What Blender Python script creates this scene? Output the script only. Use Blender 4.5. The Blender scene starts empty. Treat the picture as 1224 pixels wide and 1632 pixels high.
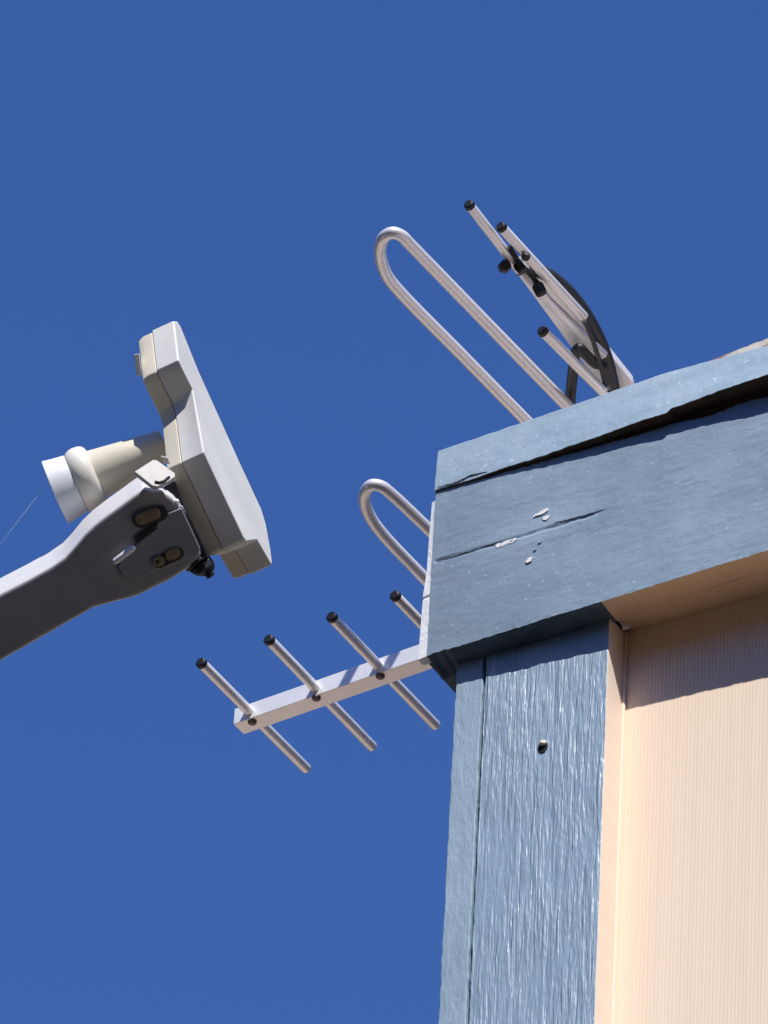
import bpy, bmesh, math, random
from mathutils import Vector, noise, Matrix
random.seed(4)
scene = bpy.context.scene
col = scene.collection

# ------------------------------------------------------------------ site frame
# world axes: X along the house front, Y into the house, Z up.  1 unit = 0.368 mm, origin of the
# unit frame = lower front corner of the fascia, which hangs H0 metres above the ground.
U = 0.000368
H0 = 4.6
D = 13000.0                                   # survey distance in units
AX = Vector((.868, .277, .412)).normalized()
AZ = Vector((.0464, .7806, -.623)); AZ = (AZ - AX * AZ.dot(AX)).normalized()
AY = AZ.cross(AX)                              # into the house
OC = Vector((68, -229, 0))

def tow(c):                                    # survey frame -> unit frame
    c = Vector(c)
    return Vector((c.dot(AX), c.dot(AY), c.dot(AZ)))
STATION = tow(Vector((0, 0, D)) - OC)
def ray(px, py):
    return tow(Vector(((px - 612) / D, (816 - py) / D, -1.0)))
def at(px, py, n=0.0):
    k = (D - n)
    return STATION + ray(px, py) * k
def hit(px, py, P, N):
    d = ray(px, py)
    t = (P - STATION).dot(N) / d.dot(N)
    return STATION + d * t
def flat(px, py, z):                           # point at a given height
    return hit(px, py, Vector((0, 0, z)), Vector((0, 0, 1)))
def lz(x, y, o=(0, 480), s=2.661):             # survey sheet of the receiver
    return (x / s + o[0], y / s + o[1])
def m(p):
    return Vector((p[0] * U, p[1] * U, p[2] * U + H0))

# ------------------------------------------------------------------ object helpers
def tag(o, label=None, cat=None, group=None, kind=None):
    if label: o['label'] = label
    if cat: o['category'] = cat
    if group: o['group'] = group
    if kind: o['kind'] = kind
    return o
def empty(name, p):
    o = bpy.data.objects.new(name, None); col.objects.link(o)
    o.location = m(p); o.empty_display_size = .05
    return o
def wloc(o):
    v = Vector(o.location)
    while o.parent:
        o = o.parent; v += Vector(o.location)
    return v
def link(name, bm, mats, parent=None, smooth=False, bevel=0, seg=2, ang=30, units=True, recalc=True):
    """bm in unit frame -> one mesh object"""
    if recalc: bmesh.ops.recalc_face_normals(bm, faces=bm.faces)
    off = wloc(parent) if parent else Vector((0, 0, 0))
    if units:
        for v in bm.verts: v.co = m(v.co) - off
    else:
        for v in bm.verts: v.co = v.co - off
    me = bpy.data.meshes.new(name); bm.to_mesh(me); bm.free()
    if not isinstance(mats, (list, tuple)): mats = [mats]
    for mt in mats: me.materials.append(mt)
    o = bpy.data.objects.new(name, me); col.objects.link(o)
    if parent: o.parent = parent
    if smooth:
        for p in me.polygons: p.use_smooth = True
    if bevel:
        b = o.modifiers.new('bevel', 'BEVEL'); b.width = bevel * U; b.segments = seg
        b.limit_method = 'ANGLE'; b.angle_limit = math.radians(ang)
        if bevel >= 1.9 and seg >= 2 and units:
            for p in me.polygons: p.use_smooth = True
            wn = o.modifiers.new('weighted_normal', 'WEIGHTED_NORMAL'); wn.keep_sharp = False; wn.weight = 100
    return o

def tube(bm, pts, r, seg=20, caps=True, mi=0, rfun=None):
    pts = [Vector(p) for p in pts]
    rings = []
    t0 = (pts[1] - pts[0]).normalized()
    ref = t0.orthogonal().normalized()
    for i, p in enumerate(pts):
        if i == 0: t = t0
        elif i == len(pts) - 1: t = (pts[i] - pts[i - 1]).normalized()
        else: t = ((pts[i + 1] - p).normalized() + (p - pts[i - 1]).normalized()).normalized()
        ref = (ref - t * ref.dot(t)).normalized()
        b = t.cross(ref)
        rr = rfun(i) if rfun else r
        rings.append([bm.verts.new(p + (ref * math.cos(a) + b * math.sin(a)) * rr)
                      for a in [2 * math.pi * k / seg for k in range(seg)]])
    for i in range(len(rings) - 1):
        for k in range(seg):
            f = bm.faces.new((rings[i][k], rings[i][(k + 1) % seg], rings[i + 1][(k + 1) % seg], rings[i + 1][k]))
            f.material_index = mi; f.smooth = True
    if caps:
        for r_ in (rings[0][::-1], rings[-1]):
            f = bm.faces.new(r_); f.material_index = mi
    return rings
def lathe(bm, base, axis, prof, seg=48, mi=0, smooth=True):
    """prof: list of (distance along axis, radius)"""
    axis = axis.normalized(); ref = axis.orthogonal().normalized(); b = axis.cross(ref)
    rings = []
    for d, r in prof:
        rings.append([bm.verts.new(base + axis * d + (ref * math.cos(a) + b * math.sin(a)) * max(r, .05))
                      for a in [2 * math.pi * k / seg for k in range(seg)]])
    for i in range(len(rings) - 1):
        for k in range(seg):
            f = bm.faces.new((rings[i][k], rings[i][(k + 1) % seg], rings[i + 1][(k + 1) % seg], rings[i + 1][k]))
            f.material_index = mi; f.smooth = smooth
    bm.faces.new(rings[0][::-1]).material_index = mi
    bm.faces.new(rings[-1]).material_index = mi
def prism(bm, loops, mi=0, smooth=False):
    """loft closed loops of equal length, capped"""
    R = [[bm.verts.new(p) for p in L] for L in loops]
    n = len(R[0])
    for i in range(len(R) - 1):
        for k in range(n):
            f = bm.faces.new((R[i][k], R[i][(k + 1) % n], R[i + 1][(k + 1) % n], R[i + 1][k]))
            f.material_index = mi; f.smooth = smooth
    bm.faces.new(R[0][::-1]).material_index = mi
    bm.faces.new(R[-1]).material_index = mi
def slab(bm, xs, ys, zs, fn=None, mi=0, side_mi=None):
    """box with gridded faces; xs, ys, zs are coordinate lists; fn warps each point"""
    cache = {}
    def V(i, j, k):
        key = (i, j, k)
        if key not in cache:
            p = Vector((xs[i], ys[j], zs[k]))
            cache[key] = bm.verts.new(fn(p) if fn else p)
        return cache[key]
    nx, ny, nz = len(xs) - 1, len(ys) - 1, len(zs) - 1
    for i in range(nx):
        for k in range(nz):
            bm.faces.new((V(i,0,k), V(i+1,0,k), V(i+1,0,k+1), V(i,0,k+1))).material_index = mi
            bm.faces.new((V(i,ny,k), V(i,ny,k+1), V(i+1,ny,k+1), V(i+1,ny,k))).material_index = mi
    for i in range(nx):
        for j in range(ny):
            bm.faces.new((V(i,j,0), V(i,j+1,0), V(i+1,j+1,0), V(i+1,j,0))).material_index = mi
            bm.faces.new((V(i,j,nz), V(i+1,j,nz), V(i+1,j+1,nz), V(i,j+1,nz))).material_index = mi
    for j in range(ny):
        for k in range(nz):
            bm.faces.new((V(0,j,k), V(0,j,k+1), V(0,j+1,k+1), V(0,j+1,k))).material_index = mi
            f = bm.faces.new((V(nx,j,k), V(nx,j+1,k), V(nx,j+1,k+1), V(nx,j,k+1)))
            f.material_index = mi if side_mi is None else side_mi
def span(a, b, step):
    n = max(1, int(round((b - a) / step)))
    return [a + (b - a) * i / n for i in range(n + 1)]
def nz(*p): return noise.noise(Vector(p))

# ------------------------------------------------------------------ materials
class NT:
    def __init__(s, name):
        s.m = bpy.data.materials.new(name); s.m.use_nodes = True
        s.t = s.m.node_tree; s.b = s.t.nodes['Principled BSDF']
        s.tc = s.t.nodes.new('ShaderNodeTexCoord')
    def n(s, typ, **kw):
        o = s.t.nodes.new(typ)
        for k, v in kw.items(): setattr(o, k, v)
        return o
    def l(s, a, b): s.t.links.new(a, b)
    def noise(s, scale=(1, 1, 1), detail=4, rough=.6, dist=0, sc=1.0):
        mp = s.n('ShaderNodeMapping'); mp.inputs['Scale'].default_value = scale
        s.l(s.tc.outputs['Object'], mp.inputs['Vector'])
        t = s.n('ShaderNodeTexNoise'); t.inputs['Scale'].default_value = sc
        t.inputs['Detail'].default_value = detail; t.inputs['Roughness'].default_value = rough
        t.inputs['Distortion'].default_value = dist
        s.l(mp.outputs[0], t.inputs['Vector']); return t.outputs['Fac']
    def ramp(s, fac, stops):
        r = s.n('ShaderNodeValToRGB'); e = r.color_ramp.elements
        while len(e) < len(stops): e.new(.5)
        for q, (p, c) in zip(e, stops):
            q.position = p; q.color = (*c, 1) if len(c) == 3 else c
        s.l(fac, r.inputs[0]); return r.outputs[0]
    def mix(s, fac, a, b, mode='MIX'):
        x = s.n('ShaderNodeMix', data_type='RGBA', blend_type=mode)
        for i, v in ((0, fac), (6, a), (7, b)):
            if hasattr(v, 'is_linked'): s.l(v, x.inputs[i])
            else: x.inputs[i].default_value = v if i == 0 else ((*v, 1) if len(v) == 3 else v)
        return x.outputs[2]
    def math(s, op, a, b=0):
        x = s.n('ShaderNodeMath', operation=op)
        for i, v in ((0, a), (1, b)):
            if hasattr(v, 'is_linked'): s.l(v, x.inputs[i])
            else: x.inputs[i].default_value = v
        return x.outputs[0]
    def bump(s, h, dist, strength=1.0):
        x = s.n('ShaderNodeBump'); x.inputs['Distance'].default_value = dist; x.inputs['Strength'].default_value = strength
        s.l(h, x.inputs['Height'])
        prev = s.b.inputs['Normal']
        if prev.is_linked: s.l(prev.links[0].from_socket, x.inputs['Normal'])
        s.l(x.outputs[0], prev)
    def set(s, color=None, rough=.5, metal=0, spec=.5):
        if color is not None:
            if hasattr(color, 'is_linked'): s.l(color, s.b.inputs['Base Color'])
            else: s.b.inputs['Base Color'].default_value = (*color, 1)
        if hasattr(rough, 'is_linked'): s.l(rough, s.b.inputs['Roughness'])
        else: s.b.inputs['Roughness'].default_value = rough
        s.b.inputs['Metallic'].default_value = metal
        s.b.inputs['Specular IOR Level'].default_value = spec
        return s.m
W1 = (0, 0, 0)
B = lambda v: (v, v, v)

def simple(name, c, rough=.5, metal=0, spec=.5, var=.15, scale=40, bump=0, bscale=300):
    t = NT(name)
    a = tuple(max(0, x * (1 - var)) for x in c); b = tuple(min(1, x * (1 + var)) for x in c)
    col_ = t.ramp(t.noise(B(scale), 5, .65), [(.3, a), (.7, b)])
    if bump: t.bump(t.noise(B(bscale), 4, .6), bump)
    return t.set(col_, rough, metal, spec)
def blue_board(name, base, light, dark, grain):
    t = NT(name)
    big = t.noise(B(14), 5, .65)
    c = t.ramp(big, [(.25, dark), (.5, base), (.75, light)])
    # long weathered smears along the board
    sm = t.noise((18, 18, 120), 5, .7)
    c = t.mix(t.math('MULTIPLY', t.ramp(sm, [(.5, W1), (.75, B(1))]), .35), c, light)
    vs = t.noise((70, 30, 7), 4, .6)
    c = t.mix(t.math('MULTIPLY', t.ramp(vs, [(.52, W1), (.72, B(1))]), .30), c, light)
    # grime gathered towards the lower left corner
    sep = t.n('ShaderNodeSeparateXYZ'); t.l(t.tc.outputs['Object'], sep.inputs[0])
    gx = t.math('ADD', t.math('MULTIPLY', sep.outputs[0], 4.2), t.math('MULTIPLY', t.math('SUBTRACT', sep.outputs[2], H0), 2.6))
    gx = t.math('ADD', gx, t.math('MULTIPLY', t.noise(B(22), 5, .7), .8))
    c = t.mix(t.ramp(gx, [(.35, B(.62)), (.95, W1)]), c, tuple(x * .62 for x in base))
    # dust and dirt specks
    sp = t.noise(B(420), 3, .6)
    c = t.mix(t.math('MULTIPLY', t.ramp(sp, [(.62, W1), (.70, B(1))]), .45), c, tuple(x * .55 for x in base))
    sp2 = t.noise(B(330), 2, .5)
    c = t.mix(t.math('MULTIPLY', t.ramp(sp2, [(.66, W1), (.72, B(1))]), .5), c, tuple(min(1, x * 1.7) for x in light))
    t.bump(t.noise((50, 50, 190), 4, .65), .00035 * grain)
    t.bump(t.noise((150, 150, 25), 3, .6), .00018 * grain)
    t.bump(t.noise(B(420), 3, .6), .00016 * grain)
    return t.set(c, .58, 0, .35)
M_fascia = blue_board('weathered_blue_paint', (.262, .355, .445), (.335, .43, .52), (.20, .285, .36), 1.0)
M_under = simple('shade_darkened_blue', (.10, .135, .17), .75, spec=.2, var=.35, scale=60, bump=.001)  # underside shade put into the colour: darker blue than the fascia face
M_trim = blue_board('pale_weathered_blue_paint', (.345, .460, .555), (.43, .54, .615), (.265, .37, .45), .8)

def grain_paint():
    t = NT('glossy_blue_wood_grain_paint')
    mp = t.n('ShaderNodeMapping'); mp.inputs['Scale'].default_value = (270, 270, 21)
    t.l(t.tc.outputs['Object'], mp.inputs['Vector'])
    wob = t.n('ShaderNodeTexNoise'); wob.inputs['Scale'].default_value = 1.0
    wob.inputs['Detail'].default_value = 3; wob.inputs['Distortion'].default_value = .6
    t.l(mp.outputs[0], wob.inputs['Vector'])
    g = wob.outputs['Fac']
    g2 = t.noise((800, 800, 70), 2, .5, .4)
    big = t.noise(B(25), 3, .6)
    c = t.ramp(g, [(.24, (.20, .285, .37)), (.40, (.275, .38, .475)), (.64, (.305, .415, .515)), (.74, (.48, .60, .70))])
    c = t.mix(t.math('MULTIPLY', t.ramp(big, [(.35, W1), (.7, B(1))]), .35), c, (.29, .41, .53))
    patch = t.ramp(t.noise((30, 30, 11), 4, .65), [(.32, B(.25)), (.62, B(1))])
    c = t.mix(patch, t.mix(.72, c, (.295, .405, .505)), c)
    h = t.math('MULTIPLY', t.math('ADD', g, t.math('MULTIPLY', g2, .45)), t.math('ADD', t.math('MULTIPLY', patch, .7), .3))
    t.bump(h, .0022)
    return t.set(c, t.ramp(g2, [(.3, B(.30)), (.7, B(.46))]), 0, .6)
M_post = grain_paint()

def plain_blue():
    t = NT('smooth_blue_board_edge_paint')
    c = t.ramp(t.noise((60, 60, 25), 5, .7), [(.3, (.28, .385, .48)), (.7, (.35, .46, .56))])
    t.bump(t.noise((200, 200, 60), 4, .6), .0012)
    return t.set(c, .55, 0, .35)
M_edge = plain_blue()

def tan_wall():
    t = NT('tan_combed_siding')
    g = t.noise((620, 40, 3.0), 2, .5)
    g3 = t.noise((240, 40, 1.2), 2, .5)
    sep = t.n('ShaderNodeSeparateXYZ'); t.l(t.tc.outputs['Object'], sep.inputs[0])
    wv = t.math('SINE', t.math('ADD', t.math('MULTIPLY', sep.outputs[0], 2 * math.pi / .0023), t.math('MULTIPLY', t.noise((20, 20, 2), 3, .6), 4)))
    wv = t.math('ADD', t.math('MULTIPLY', wv, .5), .5)
    big = t.noise((9, 9, 3), 4, .6)
    c = t.ramp(big, [(.3, (.94, .75, .565)), (.7, (.965, .785, .60))])
    c = t.mix(t.math('MULTIPLY', t.math('MULTIPLY', wv, t.ramp(g, [(.35, W1), (.6, B(1))])), .075), c, (.66, .55, .44))
    c = t.mix(t.math('MULTIPLY', t.ramp(g3, [(.5, W1), (.7, B(1))]), .09), c, (.66, .56, .44))
    t.bump(t.math('ADD', t.math('MULTIPLY', wv, .6), t.math('MULTIPLY', g, .6)), .00013)
    return t.set(c, .7, 0, .25)
M_tan = tan_wall()
def tan_paint(name, a, b):
    t = NT(name)
    c = t.ramp(t.noise((9, 9, 5), 3, .6), [(.3, a), (.7, b)])
    t.bump(t.noise((25, 25, 12), 2, .5), .0003)
    return t.set(c, .65, 0, .3)
M_tanpaint = tan_paint('tan_edge_paint', (.88, .73, .59), (.91, .765, .63))
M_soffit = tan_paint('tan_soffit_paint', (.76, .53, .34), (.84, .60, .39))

M_primer = simple('bare_white_primer', (.90, .91, .91), .6, var=.08, bump=.0005)
M_crack = simple('open_crack_dirt', (.035, .04, .045), .95, spec=.1)
M_split = simple('weathered_split_edge', (.085, .105, .125), .9, spec=.15, var=.4, scale=200)
M_bare = simple('bare_weathered_wood', (.12, .075, .05), .9, spec=.1, bump=.001)
M_chip = simple('exposed_white_primer', (.85, .86, .84), .7, var=.05)
M_gap = simple('old_joint_filler', (.16, .14, .11), .95, spec=.1, var=.6, scale=200)
M_steel = simple('galvanised_nail', (.55, .5, .4), .5, .6)
M_roof = simple('red_brown_shingle', (.56, .46, .39), .95, spec=.15, var=.3, scale=300, bump=.002)
def drip():
    t = NT('cream_roof_edge_with_red_stain')
    c = t.ramp(t.noise(B(40), 4, .6), [(.3, (.55, .50, .42)), (.7, (.78, .71, .60))])
    c = t.mix(t.ramp(t.noise((30, 30, 160), 4, .6), [(.5, W1), (.58, B(1))]), c, (.36, .16, .12))
    return t.set(c, .85, 0, .2)
M_drip = drip()
M_white = simple('off_white_receiver_plastic', (.73, .725, .68), .42, var=.08, scale=28, bump=.00008, bscale=500)
M_cream = simple('aged_cream_plastic', (.72, .67, .53), .5, var=.07, scale=50, bump=.0001)
M_collar = simple('ivory_collar_plastic', (.78, .755, .67), .5, var=.05)
M_clip = simple('dull_off_white_clip', (.60, .57, .52), .55, var=.08, scale=120)
M_slot = simple('dark_slot_grey', (.05, .05, .052), .8, spec=.2)  # dark grey for the bracket slots
M_cap = simple('white_feed_cap_plastic', (.80, .84, .88), .4, var=.03)
M_arm = simple('lit_grey_powder_coat', (.68, .67, .67), .5, var=.05, scale=60, bump=.00015, bscale=700)  # arm rim, colour lightened to look sunlit
M_armside = simple('shade_grey_pressed_steel', (.30, .305, .325), .55, var=.12, scale=50, bump=.0001)  # arm sides, colour darkened to paint in their shade
M_armplate = simple('grey_bracket_steel', (.27, .285, .31), .45, .15, var=.1)
M_zinc = simple('yellow_zinc_bolt', (.24, .20, .12), .5, .4, var=.3, scale=150)
M_black = simple('black_plastic', (.012, .012, .014), .5, var=.3)
M_cable = simple('black_cable_jacket', (.022, .025, .028), .5, var=.2)
M_dish = simple('grey_dish_paint', (.48, .49, .50), .5, var=.05)
def alu():
    t = NT('brushed_aluminium')
    c = t.ramp(t.noise(B(25), 3, .6), [(.3, (.92, .915, .91)), (.7, (.96, .955, .95))])
    return t.set(c, .34, .35, .45)
M_alu = alu()
M_boom = simple('satin_aluminium_boom', (.93, .92, .91), .4, .25, var=.05, scale=90)
def ground_mat():
    t = NT('dark_asphalt_ground')
    c = t.ramp(t.noise(B(3), 6, .7), [(.3, (.014, .014, .015)), (.7, (.026, .026, .027))])
    t.bump(t.noise(B(40), 4, .6), .02)
    return t.set(c, .95, 0, .2)
M_ground = ground_mat()

# ------------------------------------------------------------------ ground
bm = bmesh.new()
for x, y in ((-400, -400), (400, -400), (400, 400), (-400, 400)): bm.verts.new((x, y, 0))
bm.faces.new(bm.verts)
tag(link('ground', bm, M_ground, units=False, recalc=False), kind='structure')

# unseen ring of dark ridges added to block bright sky near the horizon
bm = bmesh.new(); rows = []
for j, (rad, f) in enumerate(((60, 0), (95, .45), (140, .85), (190, 1.0), (300, .8))):
    row = []
    for k in range(96):
        a = 2 * math.pi * k / 96
        h = 62 * (1 + .35 * nz(math.cos(a) * 2, math.sin(a) * 2, 3) + .12 * nz(math.cos(a) * 9, math.sin(a) * 9, j)) * f
        row.append(bm.verts.new((rad * math.cos(a), rad * math.sin(a), h + .02)))
    rows.append(row)
for j in range(4):
    for k in range(96):
        bm.faces.new((rows[j][k], rows[j][(k + 1) % 96], rows[j + 1][(k + 1) % 96], rows[j + 1][k]))
M_blocker = simple('dark_horizon_blocker', (.018, .022, .014), .95, spec=.1, var=.5, scale=.4)
tag(link('horizon_blocker', bm, M_blocker, units=False, smooth=True), kind='structure')

# ------------------------------------------------------------------ house
house = empty('house', (0, 0, -H0 / U))
tag(house, 'tan house corner with weathered blue fascia and blue corner boards', 'house')
ZB = -H0 / U + 2
XE, YE = 16000, 12000
wy = lambda x: .035 * (min(x, 1400) - 340)

# walls
def wf(p):
    if p.y < 200: p.y += wy(p.x)
    return p
bm = bmesh.new()
xs = [300] + span(340, 800, 20)[0:] + [1400, XE]
slab(bm, xs, [98, 180], [ZB, -1500, -700, 14], wf)
link('wall', bm, M_tan, house)
bm = bmesh.new()
slab(bm, [90, 160], [200, YE], [ZB, 14])
link('wall', bm, M_tan, house)

# unseen lean-to added below the view to bounce sunlight onto the antenna
bm = bmesh.new()
slab(bm, [-4200, 36], [320, 7000], [-760, -700])
pc = link('bounce_lean_to', bm, simple('tan_bounce_roofing', (.66, .51, .38), .8, spec=.2, var=.1, scale=8), house)
for y in (420, 6900):
    bm = bmesh.new(); slab(bm, [-4100, -3860], [y - 120, y + 120] if y > 1000 else [y, y + 240], [ZB, -762]); link('bounce_post', bm, M_edge, pc)

# corner boards
def cf(p):
    p.y += wy(p.x)
    e = 1.6 if p.x < 200 else .5
    p.x += e * nz(p.x * .05, p.y * .05 if p.x < 200 else 1, p.z * .03) + (.9 if p.x < 200 else (.45 if p.y < 60 else 0)) * nz(p.x * .2, 7, p.z * .12)
    if p.y < 70: p.y += 1.2 * nz(p.x * .03, 3, p.z * .01)
    return p
bm = bmesh.new()
zs = [ZB, -2500] + span(-1100, 4, 5)
slab(bm, [90] + span(96, 309, 14)[1:-1] + [309], [42.5, 94.5], zs, cf, 0, 1)
link('corner_board', bm, [M_post, M_tanpaint], house, bevel=2.2)
def sf(p):
    p.x += 1.2 * nz(p.x * .05, p.y * .05, p.z * .02) + 1.5 * nz(2, 9, p.z * .05)
    p.y += wy(p.x)
    return p
bm = bmesh.new()
slab(bm, [37, 60, 85], [43, 300], zs, sf)
link('corner_board', bm, M_edge, house, bevel=1.8)
# joint filler squeezed between the two boards, missing in places
bm = bmesh.new()
def gf(p):
    p.y += wy(p.x) + (3.5 * nz(4, p.z * .02, 1) - 1.5 if p.y < 60 else 0)
    return p
slab(bm, [85.6, 90], [53, 80], [ZB] + span(-1100, 2, 6), gf)
link('joint_filler', bm, M_gap, house)
# caulk bead along the corner board and the siding
bm = bmesh.new()
tube(bm, [(311 + .6 * nz(1, k * .4, 2), 94 + wy(311), z) for k, z in enumerate(span(-1300, 6, 30))], 3.2, 10)
link('caulk_bead', bm, M_tanpaint, house)

# nail in its torn hole
nl = hit(865, 1191, Vector((200, 42.5 + wy(200), 0)), Vector((-.035, 1, 0)).normalized())
bm = bmesh.new()
lathe(bm, nl + Vector((0, 2, 0)), Vector((0, -1, 0)), [(0, 9.5), (3.2, 9), (3.6, 7)], 9, 0, False)
for v in bm.verts: v.co.z = nl.z + (v.co.z - nl.z) * 1.35
nail = link('nail_hole', bm, M_crack, house)
bm = bmesh.new()
lathe(bm, nl + Vector((1.5, -1, 5)), Vector((.35, -1, .5)), [(0, 6.5), (4, 6.5), (6, 4.5)], 14)
link('nail_head', bm, M_steel, nail)

# fascia, front board
def up_edge(x):            # lower edge of the upper trim board
    return 334 - .020 * x + 2.0 * nz(x * .012, 5, 1) + .9 * nz(x * .07, 2, 1) - (9 * max(0, min(1, (x - 455) / 6.)) - 9 if x > 300 else -9 + 9 * max(0, 1 - x / 300.) * 0 + 0) * .35
def low_edge(x):
    return 1.6 * nz(x * .02, 1, 4) + 1.6 * nz(x * .11, 1, 9) + .8 * nz(x * .4, 3, 9)
def ff(p):
    if p.z > 205 and p.x < 790:
        g = max(0, min(1, (p.x - 40) / 420.)) * (9 + 5 * nz(p.x * .015, 3, 3)) + 2.2 * nz(p.x * .09, 8, 1) + 1.4 * nz(p.x * .33, 8, 1)
        p.z = 205 + (p.z - 205) * ((335 - .022 * p.x - max(-4, g)) - 205) / 140
    if p.z < 1:
        p.z += low_edge(p.x)
        if p.y > 20: p.z += -13 * max(0, min(1, (330 - p.x) / 90.)) + 6 * max(0, min(1, (p.x - 316) / 6.))
        p.y += 1.2 * nz(p.x * .08, 2, 2)
    if p.x < 2: p.x += 1.5 * nz(1, 2, p.z * .06) + .5 * nz(1, 5, p.z * .3)
    if p.y < 10:
        p.y += 1.4 * nz(p.x * .006, p.z * .02, 3) + .35 * nz(p.x * .05, p.z * .1, 8)
        # split running along the lower third
        yl = 188 - .018 * p.x
        d = abs(p.z - yl - 4 * nz(p.x * .02, 4, 4))
        if 4 < p.x < 330 and d < 5: p.y += (1 - d / 5) * 3.0 * max(0, min(1, (335 - p.x) / 60)) * (.55 + .8 * abs(nz(p.x * .03, 6, 6)))
    return p
bm = bmesh.new()
xs = span(0, 780, 4) + [1400, 5000, XE]
slab(bm, xs, [0, 52], span(0, 150, 6) + span(150, 205, 2.2)[1:] + span(205, 345, 6)[1:], ff)
bm.normal_update()
for f in bm.faces:       # underside right of the corner board is painted tan
    c = f.calc_center_median()
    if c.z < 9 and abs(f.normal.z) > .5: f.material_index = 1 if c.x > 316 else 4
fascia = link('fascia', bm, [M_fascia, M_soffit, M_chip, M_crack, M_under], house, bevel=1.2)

# paint chips and crack ends: thin flakes on the fascia face
def flake(px, py, w, h, a, mat, name, n=11, lift=-1.6, seed=0):
    c = hit(px, py, Vector((0, lift, 0)), Vector((0, 1, 0)))
    bm = bmesh.new(); rnd = random.Random(seed)
    pts = []
    for k in range(n):
        t = 2 * math.pi * k / n; r = .65 + .5 * rnd.random()
        x, z = w * r * math.cos(t), h * r * math.sin(t)
        pts.append(c + Vector((x * math.cos(a) - z * math.sin(a), 0, x * math.sin(a) + z * math.cos(a))))
    prism(bm, [pts, [p + Vector((0, 1.4, 0)) for p in pts]])
    return link(name, bm, mat, fascia)
for i, (px, py, w, h, a) in enumerate([(864, 816, 11, 4.5, .25), (853, 821, 4, 2.5, .3), (870, 825, 6, 5, .1), (806, 865, 14, 4.2, .15), (818, 861, 9, 3.5, .3), (794, 869, 6, 4, 0),
                        (843, 892, 7, 5, .3), (860, 863, 4.5, 3.5, .2), (852, 875, 3.5, 2.5, .3)]):
    flake(px, py, w, h, a, M_chip if i < 7 else M_trim, 'paint_chip', seed=i)
def crack(pts, w, name='crack', lift=-.9, mat=M_crack, par=None, seed=1):
    rnd = random.Random(seed); bm = bmesh.new(); P = []
    for (a, b) in zip(pts[:-1], pts[1:]):
        for s in span(0, 1, .1)[:-1]:
            P.append((a[0] + (b[0] - a[0]) * s, a[1] + (b[1] - a[1]) * s))
    P.append(pts[-1]); up = []; dn = []
    for i, (px, py) in enumerate(P):
        c = hit(px, py, Vector((0, lift, 0)), Vector((0, 1, 0)))
        t = i / (len(P) - 1); ww = w * (.25 + .9 * rnd.random()) * (1 - t) ** .5 + .12
        c.z += rnd.uniform(-.8, .8)
        up.append(c + Vector((0, 0, ww))); dn.append(c - Vector((0, 0, ww)))
    U1 = [bm.verts.new(p) for p in up]; D1 = [bm.verts.new(p) for p in dn]
    U2 = [bm.verts.new(p + Vector((0, 1.2, 0))) for p in up]; D2 = [bm.verts.new(p + Vector((0, 1.2, 0))) for p in dn]
    for i in range(len(P) - 1):
        for q in ((U1[i], U1[i+1], D1[i+1], D1[i]), (U1[i], U2[i], U2[i+1], U1[i+1]), (D1[i], D1[i+1], D2[i+1], D2[i])): bm.faces.new(q)
    return link(name, bm, mat, par or fascia)
crack([(697, 893), (722, 887), (752, 877), (800, 862)], 1.2, seed=3, mat=M_split)
crack([(884, 833), (905, 828), (962, 812)], 1.0, seed=4, mat=M_split)

# white primer showing on the raw left end of the fascia
bm = bmesh.new()
def pf(p):
    p.x += 1.0 * nz(3, 1, p.z * .05) - (3.5 if p.z < 150 and p.x < -5 else 0) + .02 * (p.z - 150) * (1 if p.x < -5 else 0)
    return p
L = []
for z in [0, 60, 118, 122, 126, 180, 250, 300, 318]:
    g = 2.0 if z == 122 else 0
    L.append([pf(Vector(q)) for q in ((-.4, 1.0 + g, z), (-11 + .2 * g, 3.2 + g, z), (-11, 20, z), (-.4, 20, z))])
prism(bm, L)
link('end_strip', bm, M_primer, house)
# fascia, side board
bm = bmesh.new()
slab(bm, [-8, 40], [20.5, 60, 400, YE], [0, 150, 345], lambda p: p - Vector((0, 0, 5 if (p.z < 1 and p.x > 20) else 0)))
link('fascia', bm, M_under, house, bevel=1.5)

# upper trim board: bows out towards the right and leaves an open gap below
def bow(x): return max(0, min(1, (x - 60) / 560.)) ** 1.1 * 29
def uf(p):
    lowz = p.z < 340
    x = p.x
    if lowz:
        p.z = 335 - .022 * x + 2.2 * nz(x * .012, 5, 1) + 1.3 * nz(x * .07, 2, 1) + .6 * nz(x * .3, 2, 6)
        if x > 437: p.z += min(1, (x - 437) / 5) * 7
    else:
        p.z += (p.z - 335) / 90. * (.006 * x - 22 * max(0, min(1, (x - 430) / 190.))) + .9 * nz(x * .05, 1, 2) * (1 if p.z > 420 else .2)
    t = max(0, min(1, (p.z - 325) / 97))
    if p.y < 20:
        p.y += -bow(x) * (1 - .55 * t) + 1.2 * nz(x * .008, p.z * .03, 5) + .5 * nz(x * .06, p.z * .08, 2) + 5 * t
    if p.x < 2: p.x += 1.0 * nz(1, 2, p.z * .09)
    return p
bm = bmesh.new()
slab(bm, [q - 1 for q in xs], [-4, 40], [335, 342, 352, 364, 376, 388, 400, 411, 422], uf)
bm.normal_update()
for f in bm.faces:
    if abs(f.normal.z) > .6 and f.calc_center_median().z < 345: f.material_index = 1
trim = link('trim_board', bm, [M_trim, M_bare], house, bevel=1.2)
# loose paint lip at the left end of the trim board
crack([(776, 752), (750, 757), (728, 768), (697, 776)], 1.0, lift=-5.4, par=trim, seed=6)
crack([(715, 740), (722, 735), (728, 731)], 1.6, lift=-1.4, par=trim, seed=8)
# bare wood behind the gap
bm = bmesh.new()
slab(bm, [4, 400, 780, XE], [6, 40], [300, 350])
link('backing_strip', bm, M_bare, house)

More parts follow.
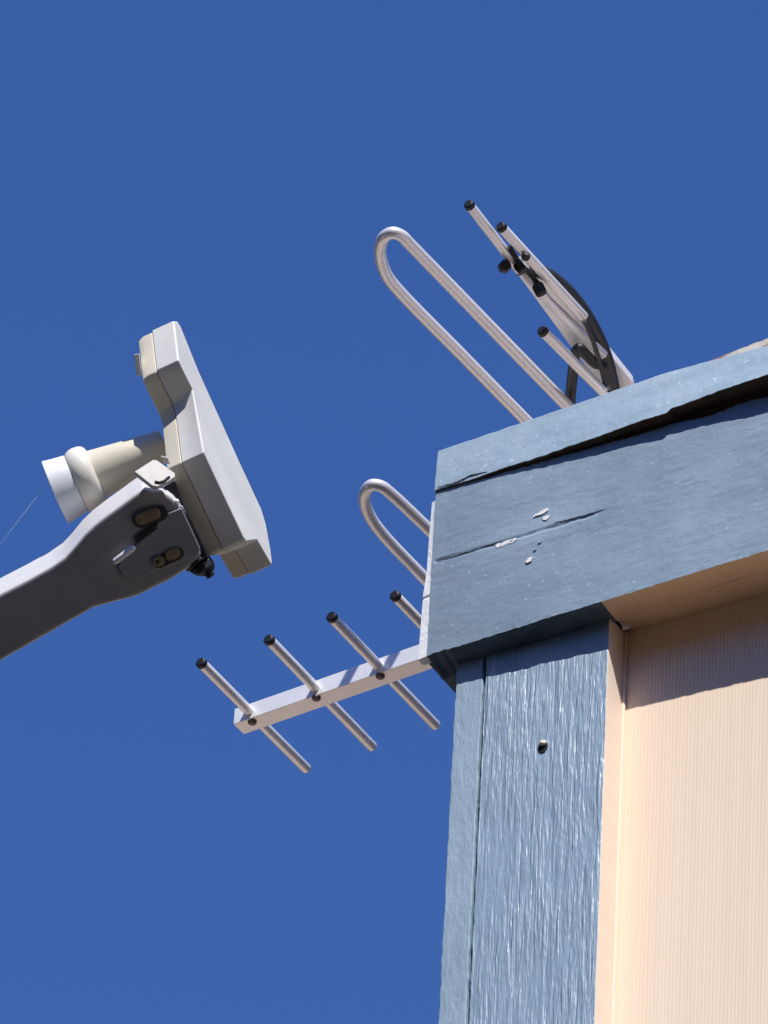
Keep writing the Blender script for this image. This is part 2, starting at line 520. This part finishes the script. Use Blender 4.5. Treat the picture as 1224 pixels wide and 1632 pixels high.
# soffit between fascia and wall
bm = bmesh.new()
def of(p):
    p.y = p.y + (wy(p.x) if p.y > 70 else 0)
    if p.z < 8: p.z += 3 * (1 if p.y > 70 else 0)
    return p
slab(bm, [320, 500, 800, 1400, XE], [52.5, 101], [6, 20], of)
link('soffit', bm, M_soffit, house)
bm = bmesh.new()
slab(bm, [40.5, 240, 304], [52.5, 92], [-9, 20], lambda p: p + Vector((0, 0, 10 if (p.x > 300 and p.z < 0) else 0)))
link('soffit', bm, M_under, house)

# roof: low slab with a ragged shingle edge
bm = bmesh.new()
def rf(p):
    if p.y < 60:
        lift = max(0, min(1, (p.x - 455) / 170.))
        p.z += lift * (2 if p.z > 430 else 0) + 1.5 * nz(p.x * .05, 4, p.z)
        p.y += 2 * nz(p.x * .06, 9, 2)
    else: p.z += 16
    return p
slab(bm, [2] + span(20, 780, 10) + [1400, XE], [18, 400, YE], [422.5, 432], rf)
roof = link('roof', bm, M_roof, house)
bm = bmesh.new()
def df(p):
    lift = max(0, min(1, (p.x - 436) / 190.))
    if p.z > 425: p.z = 423 + .006 * min(p.x, 1400) + 1.0 * nz(p.x * .15, 4, 1) + 1.2 * nz(p.x * .5, 4, 1)
    else: p.z = 410 - 22 * lift
    p.y += -13 * lift + 1 * nz(p.x * .1, 9, 2)
    return p
slab(bm, [437] + span(440, 780, 6) + [1400, XE], [4, 30], [421, 432], df)
link('roof_edge', bm, M_drip, roof)

# ------------------------------------------------------------------ antenna
ZA = 480.0
ZU = 985.0
bA = flat(378, 1150, ZA)
mast_p = flat(1040, 640, ZU)
mast_xy = Vector((mast_p.x, mast_p.y, 0))
ant = empty('tv_antenna', (mast_p.x, mast_p.y, 440))
tag(ant, 'aluminium television antenna with rods and looped elements rising behind the blue fascia', 'antenna')
EX = Vector((1, 0, 0))
# boom: square tube along the house front
pa, pb = flat(388, 1150, ZA), flat(668, 1052, ZA)
bd = (pb - pa).normalized()
bs = Vector((-bd.y, bd.x, 0))
hw = 16.5
bm = bmesh.new()
E0 = pa - bd * 9
E1 = pa + bd * ((mast_xy - pa).dot(bd) + 120)
zc = Vector((0, 0, hw))
cz = ZA + 3
sq = [bs * -hw + zc, bs * hw + zc, bs * hw - zc, bs * -hw - zc]
inn = [q * .86 for q in sq]
up = Vector((0, 0, 3))
R = [[bm.verts.new(E + q + up) for q in s] for E, s in ((E0 + bd * 30, inn), (E0, inn), (E0, sq), (E1, sq))]
for i in range(3):
    for k in range(4): bm.faces.new((R[i][k], R[i][(k+1) % 4], R[i+1][(k+1) % 4], R[i+1][k]))
bm.faces.new(R[3]); bm.faces.new(R[0][::-1])
boom = link('boom', bm, M_boom, ant, bevel=1.2)
bm = bmesh.new()
prism(bm, [[E0 + bd * 2 + q * .85 + up for q in sq], [E0 + bd * 14 + q * .85 + up for q in sq]])
link('boom_plug', bm, M_black, boom)

def capped_rod(p0, p1, r, name, capdark=True, parent=ant, endcap=True):
    bm = bmesh.new(); d = (p1 - p0).normalized()
    tube(bm, [p0, p0 + d * 2, p1 - d * 2, p1], r, 24, rfun=lambda i: r * (.9 if i in (0, 3) else 1))
    o = link(name, bm, M_alu, parent)
    bm = bmesh.new()
    lathe(bm, p0 - d * 5, d, [(0, r * .75), (1.5, r * 1.02), (9, r * 1.06), (9.5, r * .9)], 20)
    link('end_cap', bm, M_black, o)
    if endcap:
        bm = bmesh.new()
        lathe(bm, p1 + d * 2.5, -d, [(0, r * .8), (1, r * 1.01), (3, r * 1.01)], 20)
        link('end_cap', bm, M_black, o)
    return o
RR = 9.2
tips = [((321, 1057), (489, 1226)), ((429, 1020), (594, 1191)), ((529, 984), (695, 1157)), ((630, 950), None)]
d0 = flat(489, 1226, ZA) - flat(321, 1057, ZA)
def rod_at(i):
    a, b = tips[i]
    pA = flat(*a, ZA + 3)
    if b: pB = flat(*b, ZA + 3)
    else: pB = pA + d0
    return pA, pB
for i in range(4):
    pA, pB = rod_at(i)
    o = capped_rod(pA, pB, RR, 'director_rod', endcap=False)
    # bolt under the boom
    t = (pA + pB) / 2
    q = pa + bd * (t - pa).dot(bd); q.z = cz - hw
    if i < 3:
        q2 = flat((402, 504, 606)[i], (1150, 1112, 1077)[i], cz - hw)
        q = q2
    bm = bmesh.new()
    lathe(bm, q + Vector((0, 0, 2)), Vector((0, 0, -1)), [(0, 8), (4, 8), (6.5, 6), (7.5, 2)], 16)
    link('bolt', bm, M_steel if False else simple('dull_bolt', (.16, .12, .10), .6, .3), boom)

def loop_pts(ctrl, z, n=10):
    P = [flat(x, y, z) for x, y in ctrl]
    out = []
    for i in range(len(P) - 1):
        p0 = P[max(i - 1, 0)]; p1 = P[i]; p2 = P[i + 1]; p3 = P[min(i + 2, len(P) - 1)]
        # centripetal Catmull-Rom
        def tj(ti, a, b): return ti + max((b - a).length, 1e-3) ** .5
        t0 = 0; t1 = tj(t0, p0, p1); t2 = tj(t1, p1, p2); t3 = tj(t2, p2, p3)
        for k in range(n):
            t = t1 + (t2 - t1) * k / n
            A1 = p0 * ((t1 - t) / (t1 - t0)) + p1 * ((t - t0) / (t1 - t0))
            A2 = p1 * ((t2 - t) / (t2 - t1)) + p2 * ((t - t1) / (t2 - t1))
            A3 = p2 * ((t3 - t) / (t3 - t2)) + p3 * ((t - t2) / (t3 - t2))
            B1 = A1 * ((t2 - t) / (t2 - t0)) + A2 * ((t - t0) / (t2 - t0))
            B2 = A2 * ((t3 - t) / (t3 - t1)) + A3 * ((t - t1) / (t3 - t1))
            out.append(B1 * ((t2 - t) / (t2 - t1)) + B2 * ((t - t1) / (t2 - t1)))
    out.append(P[-1]); return out
def far(a, b, k):
    return (a[0] + (b[0] - a[0]) * k, a[1] + (b[1] - a[1]) * k)
# lower loop (passes behind the fascia to its centre on the boom)
a0, a1 = (622, 786), (690, 850); b0, b1 = (608, 849), (676, 921)
bm = bmesh.new()
tube(bm, loop_pts([far(a0, a1, 3.4), far(a0, a1, 1.6), a1, a0, (607, 775), (593, 773), (583, 783), (581, 799), (588, 820), b0, b1, far(b0, b1, 1.6), far(b0, b1, 3.4)], ZA + 30), 10.2, 24)
link('dipole_loop', bm, M_alu, ant)
# upper loop
a0, a1 = (652, 388), (905, 648); b0, b1 = (636, 464), (836, 668)
bm = bmesh.new()
tube(bm, loop_pts([far(a0, a1, 1.7), a1, far(a0, a1, .5), a0, (640, 376), (626, 371), (613, 377), (606, 393), (607, 413), (617, 440), b0, far(b0, b1, .5), b1, far(b0, b1, 1.9)], ZU), 10.6, 24)
link('dipole_loop', bm, M_alu, ant)

# mast behind the house front
bm = bmesh.new()
mast_top = Vector((mast_p.x + 30, mast_p.y + 10, ZU - 60))
tube(bm, [Vector((mast_top.x, mast_top.y, 440)), mast_top], 26, 24)
link('mast', bm, M_boom, ant)
# stub between the mast and the upper loop centre
bm = bmesh.new()
tube(bm, [flat(960, 790, ZU - 12), mast_top - Vector((0, 0, 200))], 14, 16)
link('stub', bm, M_boom, ant)

# reflector arm: flat bar seen along its length, with the short rods of the rear array
def bar(pts_w, z, th, name, mat=M_boom, parent=ant):
    bm = bmesh.new()
    P = [flat(x, y, z) for x, y in pts_w]
    prism(bm, [P, [p + Vector((0, 0, th)) for p in P]])
    return link(name, bm, mat, parent, bevel=1.5)
arm_bar = bar([(818, 428), (838, 408), (930, 512), (1008, 610), (1018, 650), (985, 655)], ZU + 60, 16, 'reflector_arm')
def urod(a, b, z0, z1, r, cap=True):
    return capped_rod(flat(*a, z0), flat(*b, z1), r, 'reflector_rod')
urod((748, 327), (829, 432), ZU + 10, ZU + 4, 8.6)
urod((799, 362), (931, 506), ZU + 8, ZU + 8, 8.8)
urod((865, 528), (985, 648), ZU - 20, ZU - 20, 9.2)
bm = bmesh.new()
tube(bm, [flat(829, 424, ZU + 12), flat(872, 478, ZU + 10), flat(962, 566, ZU + 8)], 8.2, 20)
link('reflector_rod', bm, M_alu, ant)
# clamps and bolts
def knob(px, py, z, r, ln, ax=(0, 0, -1), name='clamp_knob', mat=M_black, seg=6):
    bm = bmesh.new(); p = flat(px, py, z)
    lathe(bm, p - Vector(ax) * ln * .5, Vector(ax), [(0, r * .8), (ln * .15, r), (ln * .8, r), (ln, r * .7)], seg, 0, False)
    return link(name, bm, mat, ant, bevel=1)
knob(804, 425, ZU - 10, 11.5, 26, (.5, -.6, -.5))
knob(829, 427, ZU - 12, 9.5, 20, (.5, .3, -.8))
knob(838, 409, ZU - 6, 8, 12, (0, -.3, -1), 'bolt')
knob(860, 462, ZU - 12, 11.5, 22, (.2, .6, -.8))
bm = bmesh.new()
tube(bm, [flat(812, 394, ZU + 4), flat(824, 414, ZU + 2), flat(858, 452, ZU)], 4.5, 10)
link('clamp_strap', bm, M_black, ant)

# coaxial cables
def cable(px, z, r, name, parent, lead=()):
    P = loop_pts(px, z, 8)
    bm = bmesh.new(); tube(bm, P + list(lead), r, 20)
    return link(name, bm, M_cable, parent)
cb = cable([(846, 428), (862, 433), (880, 443), (906, 466), (931, 498), (950, 532), (964, 566), (973, 600), (980, 640), (982, 700)], ZU + 34, 12.2, 'coaxial_cable', ant)
cable([(968, 580), (952, 580), (935, 566), (923, 555), (916, 566), (914, 585), (911, 612), (908, 650), (908, 700)], ZU + 26, 9.5, 'coaxial_cable', ant)
cable([(932, 512), (944, 540), (955, 575), (966, 618), (972, 650)], ZU - 10, 4.2, 'coaxial_cable', ant)
# small dark plug where the cables meet
knob(966, 620, ZU - 14, 8, 18, (.3, .4, -.6), 'cable_plug')

# ------------------------------------------------------------------ satellite dish: receiver head, feed arm, reflector
def W(c): return tow(c)          # direction from survey frame
phi = math.radians(15)
Ld = Vector((.41, -.912, 0)).normalized()
Nd = Vector((.912 * math.cos(phi), .41 * math.cos(phi), math.sin(phi)))
Lw, Nw = W(Ld), W(Nd)
Mw = Nw.cross(Lw)
if Mw.dot(W((0, 0, 1))) < 0: Mw = -Mw
P0 = at(*lz(900, 600), 30)
reflc = at(-1400, 1210, -40)
dish_base = Vector((reflc.x - 260, reflc.y + 60, -H0 / U))
dish = empty('satellite_dish', dish_base)
tag(dish, 'satellite dish feed arm carrying a cream and white receiver head against the sky', 'satellite dish')

near = [(752, 252), (773, 285), (817, 372), (821, 392), (865, 640), (952, 826), (1037, 1006), (1047, 1020), (1093, 1014), (1152, 1116)]
farp = [(1157, 1118), (1150, 1060), (1130, 950), (1110, 884), (1020, 690), (930, 490), (840, 290), (764, 100), (752, 82), (738, 82)]
near[0] = (758, 248)
outl = [hit(*lz(x, y), P0, Nw) for x, y in near + farp]
K = 1 / 2.661
def back(off, shift=None, inset=0):
    c = sum(outl, Vector()) / len(outl)
    res = []
    for i, p in enumerate(outl):
        q = p + (c - p) * inset - Nw * off * K
        if shift and i in shift: q = q + Lw * shift[i] * K
        res.append(q)
    return res
bm = bmesh.new()
sh = {2: 22, 3: 40}
prism(bm, [back(0, None, .012), back(7), back(60, sh), back(107, sh)])
head = empty('receiver_head', (0, 0, 0)); head.parent = dish; head.location = (m(P0) - dish.location)
cover = link('cover', bm, M_white, head, bevel=2.2, seg=3, ang=25)
bm = bmesh.new()
sh2 = {2: 30, 3: 52}
prism(bm, [back(109.5, sh, .012), back(155, sh2, .012), back(182, sh2, .03)])
link('housing', bm, M_cream, head, bevel=2.0, seg=2, ang=25)
# small latch on the back of the upper lobe
bm = bmesh.new()
la = [at(*lz(x, y), -20) for x, y in ((568, 226), (590, 222), (600, 318), (580, 314))]
prism(bm, [la, [p - W((0, 0, 1)) * 20 for p in la]])
link('latch', bm, M_white, head, bevel=1)
# neck of the horn on the housing back
ha = W(Vector((-.915, -.40, .0)).normalized())
hb = at(*lz(700, 608), -35)
bm = bmesh.new()
lathe(bm, hb, ha, [(0, 24), (5, 25), (132, 42.5), (138, 42.5)], 56)
link('feed_horn', bm, M_cream, head)
bm = bmesh.new()
hc = hb + ha * 121
lathe(bm, hc, ha, [(-2, 41), (0, 47), (4, 51.5), (10, 53.5), (18, 54.5), (25, 53.5), (31, 50.5), (34, 47.5)], 56)
link('collar', bm, M_collar, head)
bm = bmesh.new()
lathe(bm, hc + ha * 34.2, ha, [(0, 48.5), (2, 49.2), (20, 51.5), (34.5, 54.2), (36, 54.4), (36.8, 53), (38, 40), (39, 5)], 64, 0, True)
o = link('feed_cap', bm, M_cap, head)
es = o.modifiers.new('edge_split', 'EDGE_SPLIT'); es.split_angle = math.radians(40)
# a single cobweb thread blown from the reflector rim to the cap
bm = bmesh.new()
tube(bm, [at(-60, 946, -30), at(6, 860, -33), at(84, 758, -35)], .24, 6)
link('cobweb_thread', bm, M_cap, head)

# feed arm: flattened tube
Na = W(Vector((.05, -.21, .975)).normalized())
A0 = at(*lz(500, 1000), 125)
arm_lo = (-2900, 2890)          # along the arm axis, out to the reflector
top = [(0, 1240), (120, 1178), (215, 1125), (270, 1088), (310, 1045), (355, 990), (400, 947), (450, 908), (510, 865), (560, 828), (600, 800), (616, 793)]
head_o = [(640, 800), (690, 803), (735, 835), (765, 870), (805, 960), (850, 1055), (858, 1085), (835, 1112), (790, 1142)]
bot = [(720, 1186), (650, 1220), (600, 1245), (560, 1260), (480, 1280), (400, 1302), (300, 1358), (0, 1530)]
dx = -3050
lo_t = (dx, 1240 + 3050 * .535); lo_b = (dx, 1530 + 3050 * .555)
O = [lo_t] + top + head_o + bot + [lo_b]
ol = [hit(*lz(x, y), A0, Na) for x, y in O]
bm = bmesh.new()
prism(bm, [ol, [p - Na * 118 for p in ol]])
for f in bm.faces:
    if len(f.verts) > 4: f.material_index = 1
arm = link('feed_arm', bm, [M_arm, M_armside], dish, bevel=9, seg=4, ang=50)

def plate(pts, lift, th, name, mat, par=None, bev=1.2):
    P = [hit(*lz(x, y), A0 + Na * lift, Na) for x, y in pts]
    bm = bmesh.new(); prism(bm, [P, [p - Na * th for p in P]])
    return link(name, bm, mat, par or arm, bevel=bev)
brk = plate([(520, 1165), (500, 1130), (508, 1100), (640, 975), (700, 905), (770, 878), (850, 1052), (842, 1076), (760, 1108), (640, 1150), (560, 1185)], 5, 8, 'bracket_plate', M_armplate, None, 2)
def capsule(a, b, r, lift, th, name, mat, par):
    a = hit(*lz(*a), A0 + Na * lift, Na); b = hit(*lz(*b), A0 + Na * lift, Na)
    d = (b - a).normalized(); s = Na.cross(d); P = []
    for k in range(9): t = -math.pi / 2 + math.pi * k / 8; P.append(b + (d * math.cos(t) + s * math.sin(t)) * r)
    for k in range(9): t = math.pi / 2 + math.pi * k / 8; P.append(a + (d * math.cos(t) + s * math.sin(t)) * r)
    bm = bmesh.new(); prism(bm, [P, [p - Na * th for p in P]])
    return link(name, bm, mat, par, bevel=1.2)
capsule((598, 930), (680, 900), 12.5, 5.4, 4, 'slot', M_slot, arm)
capsule((598, 925), (655, 902), 9.5, 9, 8, 'bolt', M_zinc, arm)
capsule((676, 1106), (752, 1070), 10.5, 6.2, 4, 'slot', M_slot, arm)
capsule((668, 1106), (676, 1103), 8.5, 10, 8, 'bolt', M_zinc, arm)
capsule((722, 1078), (742, 1068), 8.5, 9, 8, 'bolt', M_zinc, arm)
capsule((668, 1106), (669, 1105.5), 3.2, 11, 4, 'bolt', M_black, arm)
# raised rib on the bracket whose top catches the sun
bm = bmesh.new()
r0 = hit(*lz(480, 1110), A0 + Na * 22, Na); r1 = hit(*lz(572, 1040), A0 + Na * 22, Na)
tube(bm, [r0, r0 + (r1 - r0) * .1, r0 + (r1 - r0) * .9, r1], 5.2, 12, rfun=lambda i: 5.2 if i in (1, 2) else 3)
link('rib', bm, M_cap, arm)
# shadow slit between bracket and arm
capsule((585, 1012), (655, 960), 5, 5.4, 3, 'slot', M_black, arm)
# clip holding the receiver
cn = W(Vector((.12, .62, .77)).normalized())
cp = at(*lz(655, 728), 150)
P = [hit(*lz(x, y), cp, cn) for x, y in ((568, 722), (600, 702), (650, 670), (668, 674), (742, 728), (744, 745), (715, 765), (668, 787), (645, 783))]
bm = bmesh.new(); prism(bm, [P, [p - cn * 9 for p in P]])
link('clip', bm, M_clip, arm, bevel=2)
P = [hit(*lz(x, y), cp + cn * .3, cn) for x, y in ((655, 762), (690, 765), (716, 748), (720, 742), (712, 752), (688, 768), (662, 771))]
bm = bmesh.new()
tube(bm, [hit(*lz(x, y), cp + cn * .6, cn) for x, y in ((656, 766), (675, 769), (695, 763), (718, 745))], 2.2, 10)
link('clip_slot', bm, M_black, arm)
bm = bmesh.new()
P = [at(*lz(x, y), 124) for x, y in ((680, 655), (712, 662), (722, 690), (700, 690))]
prism(bm, [P, [p - W((0, 0, 1)) * 20 for p in P]])
link('clip_tab', bm, M_clip, arm, bevel=1.5)
# hinge gap, little bright screw heads
bm = bmesh.new()
P = [at(*lz(x, y), 108) for x, y in ((690, 790), (742, 760), (775, 850), (880, 1070), (858, 1085), (830, 1010), (770, 880), (700, 862))]
prism(bm, [P, [p - W((0, 0, 1)) * 30 for p in P]])
link('hinge', bm, M_black, arm, bevel=2)
for x, y, rx in ((697, 853, 4.2), (748, 851, 5)):
    bm = bmesh.new()
    q = at(*lz(x, y), 126)
    bmesh.ops.create_uvsphere(bm, u_segments=14, v_segments=8, radius=rx)
    for v in bm.verts: v.co = q + v.co
    link('screw_head', bm, M_cap, arm, smooth=True)
bm = bmesh.new()
tube(bm, [at(*lz(x, y), 126) for x, y in ((768, 868), (776, 882), (788, 902))], 2.2, 8)
link('hinge_pin', bm, M_armplate, arm)
# clamp bolt with washer and nut at the lower end
bd2 = W(Vector((.55, -.8, .1)).normalized())
p = at(*lz(826, 1090), 88)
bm = bmesh.new()
lathe(bm, p, bd2, [(-4, 17), (6, 18.5)], 6, 0, False)
lathe(bm, p, bd2, [(6.2, 22), (11, 22)], 24, 0)
lathe(bm, p + W((1, .0, 0)) * 4, bd2, [(11.2, 17), (23, 17), (26, 13)], 6, 0, False)
lathe(bm, p + W((1, .0, 0)) * 6, bd2, [(26.2, 7.5), (36, 7)], 14, 0)
link('clamp_bolt', bm, M_black, arm, bevel=1.2)
bm = bmesh.new()
P = [at(*lz(x, y), 78) for x, y in ((782, 1090), (850, 1060), (900, 1090), (912, 1130), (890, 1165), (838, 1168), (790, 1140))]
prism(bm, [P, [p_ - W((0, 0, 1)) * 30 for p_ in P]])
link('clamp_block', bm, M_black, arm, bevel=6, seg=3)

# reflector (left of the view) on its mast
rn = W(Vector((.90, .42, .1)).normalized())
e1 = W(Vector((-.42, .90, 0)).normalized()); e1 = (e1 - rn * e1.dot(rn)).normalized()
e2 = rn.cross(e1)
bm = bmesh.new(); G = []
for side in (0, 1):
    rings = []
    for i in range(0, 13):
        r = i / 12; row = []
        for k in range(64):
            a = 2 * math.pi * k / 64
            row.append(bm.verts.new(reflc + e1 * (560 * r * math.cos(a)) + e2 * (510 * r * math.sin(a)) + rn * (110 * r * r - 14 * side)))
        rings.append(row)
    for i in range(12):
        for k in range(64):
            if i == 0: bm.faces.new((rings[0][0], rings[1][k], rings[1][(k+1) % 64])) if k else bm.faces.new((rings[0][0], rings[1][0], rings[1][1]))
            else: bm.faces.new((rings[i][k], rings[i+1][k], rings[i+1][(k+1) % 64], rings[i][(k+1) % 64]))
    G.append(rings)
for k in range(64):
    bm.faces.new((G[0][12][k], G[0][12][(k+1) % 64], G[1][12][(k+1) % 64], G[1][12][k]))
for v in [v for v in bm.verts if not v.link_faces]: bm.verts.remove(v)
link('reflector', bm, M_dish, dish, smooth=True)
bm = bmesh.new()
mt = reflc - rn * 130
mt0 = Vector((dish_base.x, dish_base.y, mt.z))
tube(bm, [dish_base, mt0 - Vector((0, 0, 120)), mt0 * .5 + mt * .5, reflc - rn * 10], 62, 24)
link('mast', bm, M_dish, dish)

# ------------------------------------------------------------------ camera
cam = bpy.data.cameras.new('camera'); co = bpy.data.objects.new('camera', cam); col.objects.link(co)
cam.sensor_width = 36; cam.sensor_fit = 'AUTO'; cam.lens = D / 1632 * 36
cam.clip_start = .1; cam.clip_end = 2000
right, upv, backv = W((1, 0, 0)), W((0, 1, 0)), W((0, 0, 1))
mw = Matrix((( right.x, upv.x, backv.x), (right.y, upv.y, backv.y), (right.z, upv.z, backv.z))).to_4x4()
mw.translation = m(STATION)
co.matrix_world = mw
scene.camera = co

# ------------------------------------------------------------------ light
s = Vector((.8, -1.0, 1.52)).normalized()
sun = bpy.data.lights.new('sun', 'SUN'); so = bpy.data.objects.new('sun', sun); col.objects.link(so)
sun.energy = 5.0; sun.angle = math.radians(.53); sun.color = (1, .97, .925)
so.rotation_euler = s.to_track_quat('Z', 'Y').to_euler()
so.location = (0, -10, 20)
w = bpy.data.worlds.new('World'); scene.world = w; w.use_nodes = True
nt = w.node_tree
sky = nt.nodes.new('ShaderNodeTexSky'); sky.sky_type = 'NISHITA'; sky.sun_disc = False
sky.sun_elevation = math.asin(s.z)
sky.sun_rotation = math.atan2(s.x, s.y)
sky.altitude = 1200; sky.air_density = 1.0; sky.dust_density = .3; sky.ozone_density = 3.0
bg = nt.nodes['Background']; bg.inputs['Strength'].default_value = .10
hs = nt.nodes.new('ShaderNodeHueSaturation'); hs.inputs['Saturation'].default_value = 1.28; hs.inputs['Value'].default_value = 1.25
nt.links.new(sky.outputs[0], hs.inputs['Color'])
vm = nt.nodes.new('ShaderNodeVectorMath'); vm.operation = 'MULTIPLY'; vm.inputs[1].default_value = (1.72, 1.08, 1.30)
nt.links.new(hs.outputs[0], vm.inputs[0])
nt.links.new(vm.outputs[0], bg.inputs[0])

scene.view_settings.view_transform = 'Standard'; scene.view_settings.look = 'None'
scene.view_settings.exposure = 0; scene.view_settings.gamma = 1
scene.cycles.use_denoising = True
scene.cycles.max_bounces = 6
scene.cycles.sample_clamp_indirect = 2.0
scene.cycles.caustics_reflective = False
scene.cycles.blur_glossy = 1.0
